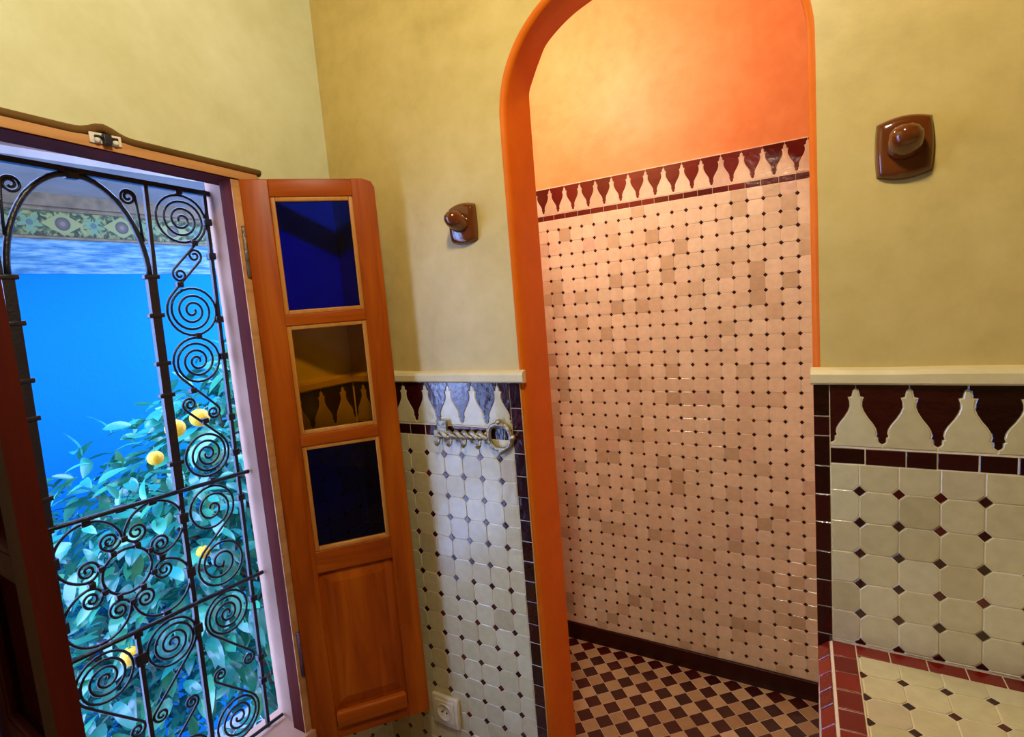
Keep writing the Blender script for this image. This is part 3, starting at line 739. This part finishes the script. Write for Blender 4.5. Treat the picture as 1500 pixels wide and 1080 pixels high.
# ------------------------------------------------------------------ wall fittings
def hook(x, z, label):
    o = tag(empty('robe_hook', (x, 0, z)), label, 'hook', 'brown ceramic robe hooks')
    mb = MB(); W, H = .0435, .049; V = []; Fc = []; nx, nz = 16, 16
    def sup(u, v_): # square-ish disc
        return (W*u*(1-.06*v_*v_), H*v_*(1-.05*u*u)+.006*(1-u*u)*(1 if v_ > 0 else -1)*abs(v_)**2)
    for side, yy in ((0, 0.0), (1, -.013)):
        for j in range(nz+1):
            for i in range(nx+1):
                u, v_ = -1+2*i/nx, -1+2*j/nz; a, b = sup(u, v_); e = max(abs(u), abs(v_)); k = max(0, (e-.8)/.2)
                r_ = 1-.045*k*k*side; V.append((a*r_, yy-(.009*(1-(u*u+v_*v_)/2) if side else 0)+(.007*k*k if side else 0), b*r_))
    m_ = (nx+1)*(nz+1)
    for j in range(nz):
        for i in range(nx):
            q = j*(nx+1)+i; Fc.append((m_+q, m_+q+1, m_+q+nx+2, m_+q+nx+1)); Fc.append((q+nx+1, q+nx+2, q+1, q))
    edge = [i for i in range(nx+1)]+[(j+1)*(nx+1)+nx for j in range(nz)]+[nz*(nx+1)+nx-1-i for i in range(nx)]+[(nz-1-j)*(nx+1) for j in range(nz-1)]
    for p, q in zip(edge, edge[1:]+edge[:1]): Fc.append((p, q, m_+q, m_+p))
    mb.add(V, Fc, 0, None, True); mb.build('plate', 'brown_ceramic', o)
    # horn: leaves the plate, swells and turns up at its blunt tip
    pts = [(0, -.010, -.004), (0, -.022, -.002), (0, -.034, .003), (0, -.044, .009), (0, -.052, .016), (0, -.057, .023), (0, -.058, .028)]
    rad = [.029, .027, .026, .0255, .024, .018, .008]
    mb = MB(); mb.tube(pts, rad, 18)
    mb.v = [Vector((p.x*1.0, p.y, p.z*(1.0 if p.z > 0 else .8))) for p in mb.v]; mb.build('horn', 'brown_ceramic', o)
hook(.307, 1.797, 'brown glazed ceramic robe hook on the wall right of the arch')
hook(-.657, 1.800, 'brown glazed ceramic robe hook between the shutter and the arch')

# key-shaped rack
key = tag(empty('key_rack', (-.69, 0, 1.22)), 'key shaped metal key rack hung on the tiles left of the arch', 'key rack')
kin = lambda x, z: (x+.69, z-1.22)
mb = MB(); pts = []
a = kin(-.805, 1.219); b = kin(-.632, 1.222)
for ph in (0, math.pi):
    pts = []
    for i in range(73):
        t = i/72; an = t*2*math.pi*3.2+ph; pts.append((a[0]+(b[0]-a[0])*t, -.016+.0045*math.cos(an), a[1]+(b[1]-a[1])*t+.0075*math.sin(an)))
    mb.tube(pts, .0068, 8)
mb.build('shaft', 'aged_brass', key)
mb = MB(); cx, cz = kin(-.592, 1.222)
ring = [(cx+.036*math.cos(R(t))*(1-.03*math.cos(R(4*t))), -.014, cz+.036*math.sin(R(t))*(1-.03*math.cos(R(4*t)))) for t in range(0, 360, 12)]
mb.tube(ring, .0068, 8, closed=True); 
for t in (0, 90, 270): mb.lathe([(.004, -.010), (.0085, -.004), (.0085, .004), (.004, .010)], 10, 0, Matrix.Translation((cx+.041*math.cos(R(t)), -.014, cz+.041*math.sin(R(t)))) @ Matrix.Rotation(R(90), 4, 'X'))
mb.build('bow', 'aged_brass', key)
mb = MB(); p = kin(-.787, 1.243); mb.bbox((p[0]-.018, -.020, p[1]-.019), (p[0]+.018, -.010, p[1]+.018), .002); mb.bbox((p[0]-.030, -.022, p[1]-.034), (p[0]-.012, -.008, p[1]-.010), .004); mb.build('bit', 'aged_brass', key)
for x in (-.800, -.757, -.706, -.656):
    mb = MB(); p = kin(x, 1.212); mb.tube([(p[0], -.016, p[1]), (p[0], -.018, p[1]-.010), (p[0], -.022, p[1]-.018), (p[0], -.030, p[1]-.021), (p[0], -.037, p[1]-.016), (p[0], -.038, p[1]-.008)], [.004, .004, .0045, .0045, .0042, .004], 8); mb.build('hook', 'aged_brass', key)
mb = MB()
for x in (-.79, -.592):
    p = kin(x, 1.225); mb.lathe([(.006, 0), (.006, .012)], 10, 0, Matrix.Translation((p[0], -.0005, p[1]+(.036 if x > -.7 else 0))) @ Matrix.Rotation(R(90), 4, 'X'))
mb.build('standoff', 'aged_brass', key)

# socket
so = tag(empty('wall_socket', (-.884, -.005, .312)), 'cream plastic wall socket on the tiles under the key rack', 'socket')
mb = MB(); mb.bbox((-.051, -.014, -.050), (.051, 0, .050), .004); mb.build('cover_plate', 'socket_plastic', so)
TS = Matrix.Rotation(R(90), 4, 'X')
mb = MB(); mb.bbox((-.037, -.0175, -.037), (.037, -.012, .037), .002); mb.build('insert', 'socket_plastic', so)
mb = MB(); mb.lathe([(.029, .0150), (.029, .0195), (.0265, .0205), (.0250, .0195), (.0235, .0178), (.0, .0176)], 28, 0, TS); w_ = mb.build('well', 'socket_plastic', so)
mb = MB()
for x in (-.0095, .0095): mb.lathe([(.0032, .0176), (.0030, .0183)], 10, 0, Matrix.Translation((x, 0, 0)) @ TS)
mb.build('pin_hole', 'dark_hole', w_)
mb = MB(); mb.lathe([(.003, .0176), (.0028, .023)], 10, 0, Matrix.Translation((0, 0, .011)) @ TS); mb.build('earth_pin', 'socket_metal', w_)

# ------------------------------------------------------------------ lamps
def lamp(x, y, z, r, label, glass, nm='ceiling_lamp'):
    o = tag(empty(nm, (x, y, z)), label, 'lamp')
    mb = MB(); mb.lathe([(.07, ZC-z), (.07, ZC-z-.02), (.02, ZC-z-.035), (.012, ZC-z-.05), (.012, r*.9), (.03, r*.9), (.032, r*.75)], 20); mb.build('lamp_holder', 'aged_brass', o)
    mb = MB(); prof = [(max(.001, r*math.sin(R(t))), -r*math.cos(R(t))) for t in range(0, 181, 12)]; mb.lathe(prof, 24); mb.build('globe', glass, o)
lamp(-.02, -.98, 2.62, .075, 'warm glass globe lamp hanging from the room ceiling', 'lamp_glass')
lamp(-.70, .27, 2.52, .065, 'warm glass globe lamp hanging from the shower ceiling', 'shower_glass')

# ------------------------------------------------------------------ the courtyard
GZ = -1.15; CX = -3.5
mb = MB(); mb.box((-14, -16, GZ-.1), (X0, 8, GZ)); tag(mb.build('ground_courtyard', 'paving'), 'unseen pale courtyard paving spread wide to reflect sky light into the room', 'ground', kind='structure')  # out-of-view ground laid wide and pale to brighten the tile reflections
mb = MB(); mb.box((X0-.02, -6, GZ), (X0, 7, -.0)); tag(mb.build('wall_courtyard_near', 'reveal_white'), 'pale courtyard wall below the window sill', 'wall', kind='structure')
mb = MB(); mb.box((CX-.2, -1.3, GZ), (CX, 7, 2.9)); yard = tag(mb.build('wall_courtyard', 'courtyard_blue'), 'bright blue courtyard wall with painted frieze beyond the grille', 'wall', kind='structure')  # ends short so skylight off the open ground reaches the window
mb = MB(); mb.box((CX, -1.3, 1.943), (CX+.012, 7, 2.135)); mb.build('stucco_band', 'carved_stucco', yard)
mb = MB(); mb.bbox((CX, -1.3, 2.128), (CX+.05, 7, 2.142), .004); mb.bbox((CX, -1.3, 2.276), (CX+.06, 7, 2.296), .005); mb.build('moulding', 'old_beam', yard)
mb = MB(); mb.box((CX, -1.3, 2.142), (CX+.035, 7, 2.276)); mb.build('frieze_board', 'painted_frieze', yard)
mb = MB(); mb.box((CX, -1.3, 2.296), (CX+.08, 7, 2.362)); mb.build('cornice_board', 'old_beam', yard)
mb = MB(); mb.box((CX, -1.3, 2.362), (CX+.75, 7, 2.46)); tag(mb.build('ceiling_courtyard', 'soffit_grey'), 'grey overhanging soffit above the courtyard frieze', 'soffit', kind='structure')

# trees
def leaf_mesh(name, mat, L=.10, W=.042, droop=.25, fold=.25):
    V = []; Fc = []; K = 5
    for i in range(K+1):
        t = i/K; wd = W/2*math.sin(math.pi*min(1, t*.92+.05))**.8*(1 if t < 1 else .02); x = L*t; z = -droop*L*t*t
        for s in (-1, 0, 1): V.append((x, s*wd, z+abs(s)*wd*fold))
    for i in range(K):
        for k in range(2): Fc.append((i*3+k, (i+1)*3+k, (i+1)*3+k+1, i*3+k+1))
    return mesh(name, V, Fc, mat, smooth=True)
def sees_window(p):
    p = Vector(p); t = (GX-CAM.x)/(p.x-CAM.x); q = CAM+(p-CAM)*t
    return -.86 < q.y < -.36 and .42 < q.z < 1.93
lrng = random.Random(21)
def tree(name, label, cat, base, blobs, count, limit, mats, lsize=1.0, nbranch=26, leaf='leaf'):
    o = tag(empty(name, base), label, cat); B = Vector(base); off = Matrix.Translation(-B)
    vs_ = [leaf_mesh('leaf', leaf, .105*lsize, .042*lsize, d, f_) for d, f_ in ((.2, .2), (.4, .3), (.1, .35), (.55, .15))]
    mb = MB(); fork = B+Vector((.02, .03, (blobs[0][0][2]-blobs[0][1][2]*.45)-B.z))
    mb.tube([B, B+(fork-B)*.3+Vector((.03, 0, 0)), B+(fork-B)*.65+Vector((-.02, .02, 0)), fork], [.055, .045, .042, .038], 9, 0, off); mb.build('trunk', 'bark', o)
    P_ = []
    for k in range(nbranch):
        (c, r) = blobs[k % len(blobs)]; d = Vector((lrng.gauss(0, 1), lrng.gauss(0, 1), lrng.gauss(.3, .8))).normalized()
        e = Vector(c)+Vector((d.x*r[0], d.y*r[1], d.z*r[2]))*.85; m_ = fork.lerp(e, .5)+Vector((0, 0, .12))
        mb = MB(); pts = [fork.lerp(m_, i/5).lerp(m_.lerp(e, i/5), i/5) for i in range(6)]; mb.tube(pts, [.02, .016, .013, .010, .007, .004], 6, 0, off); mb.build('branch', 'bark', o)
    L = []
    for k in range(count):
        c, r = blobs[lrng.randrange(len(blobs))]
        d = Vector((lrng.gauss(0, 1), lrng.gauss(0, 1), lrng.gauss(0, 1))).normalized(); q = lrng.uniform(.35, 1)**.45
        p = Vector((c[0]+d.x*r[0]*q, c[1]+d.y*r[1]*q, c[2]+d.z*r[2]*q))
        if p.z < base[2]+.05: continue
        h = Vector((d.x+lrng.gauss(0, .55), d.y+lrng.gauss(0, .55), lrng.gauss(-.12, .4))).normalized()
        up = Vector((lrng.gauss(0, .45), lrng.gauss(0, .45), 1)); s = h.cross(up).normalized()*-1; n_ = h.cross(s)
        if n_.z < 0: n_ = -n_; s = n_.cross(h)
        sc = lrng.uniform(.7, 1.25)
        Mx = Matrix(((h.x*sc, s.x*sc, n_.x*sc, p.x), (h.y*sc, s.y*sc, n_.y*sc, p.y), (h.z*sc, s.z*sc, n_.z*sc, p.z), (0, 0, 0, 1)))
        vis = in_frame(p, 0) and sees_window(p); L.append((0 if vis else 1, to_px(p)[2] if vis else 0, k, Mx))
    L.sort(key=lambda a: a[:3]); mb = MB()
    for k, (vis, z, _, Mx) in enumerate(L):
        me = vs_[k % 4]
        if vis == 0 and k < limit: link('leaf', me, o, off @ Mx)
        else: mb.add([v_.co for v_ in me.vertices], [tuple(p_.vertices) for p_ in me.polygons], 0, off @ Mx, True)
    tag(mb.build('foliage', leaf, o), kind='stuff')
    return o, off
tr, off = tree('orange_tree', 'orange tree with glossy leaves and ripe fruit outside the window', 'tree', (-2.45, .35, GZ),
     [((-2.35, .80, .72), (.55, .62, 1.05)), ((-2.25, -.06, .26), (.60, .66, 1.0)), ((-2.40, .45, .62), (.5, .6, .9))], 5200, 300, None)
for k, (x, y, z, r) in enumerate(((-1.93, -.075, 1.238, .036), (-1.90, -.185, 1.223, .035), (-1.85, -.29, 1.145, .026), (-1.85, .06, 1.14, .028), (-1.75, -.50, .56, .030), (-1.75, -.23, .79, .024), (-1.8, .06, .53, .03))):
    mb = MB(); prof = [(max(.0006, r*math.sin(R(t))), -r*.97*math.cos(R(t))) for t in range(0, 181, 15)]; mb.lathe(prof, 16); fr_ = mb.build('fruit', 'orange_fruit', tr, off @ Matrix.Translation((x, y, z)))
    mb = MB(); mb.lathe([(.006, r*.93), (.005, r*1.0), (.002, r*1.04), (.0015, r*1.6)], 8); mb.build('fruit_stalk', 'fruit_green', fr_)
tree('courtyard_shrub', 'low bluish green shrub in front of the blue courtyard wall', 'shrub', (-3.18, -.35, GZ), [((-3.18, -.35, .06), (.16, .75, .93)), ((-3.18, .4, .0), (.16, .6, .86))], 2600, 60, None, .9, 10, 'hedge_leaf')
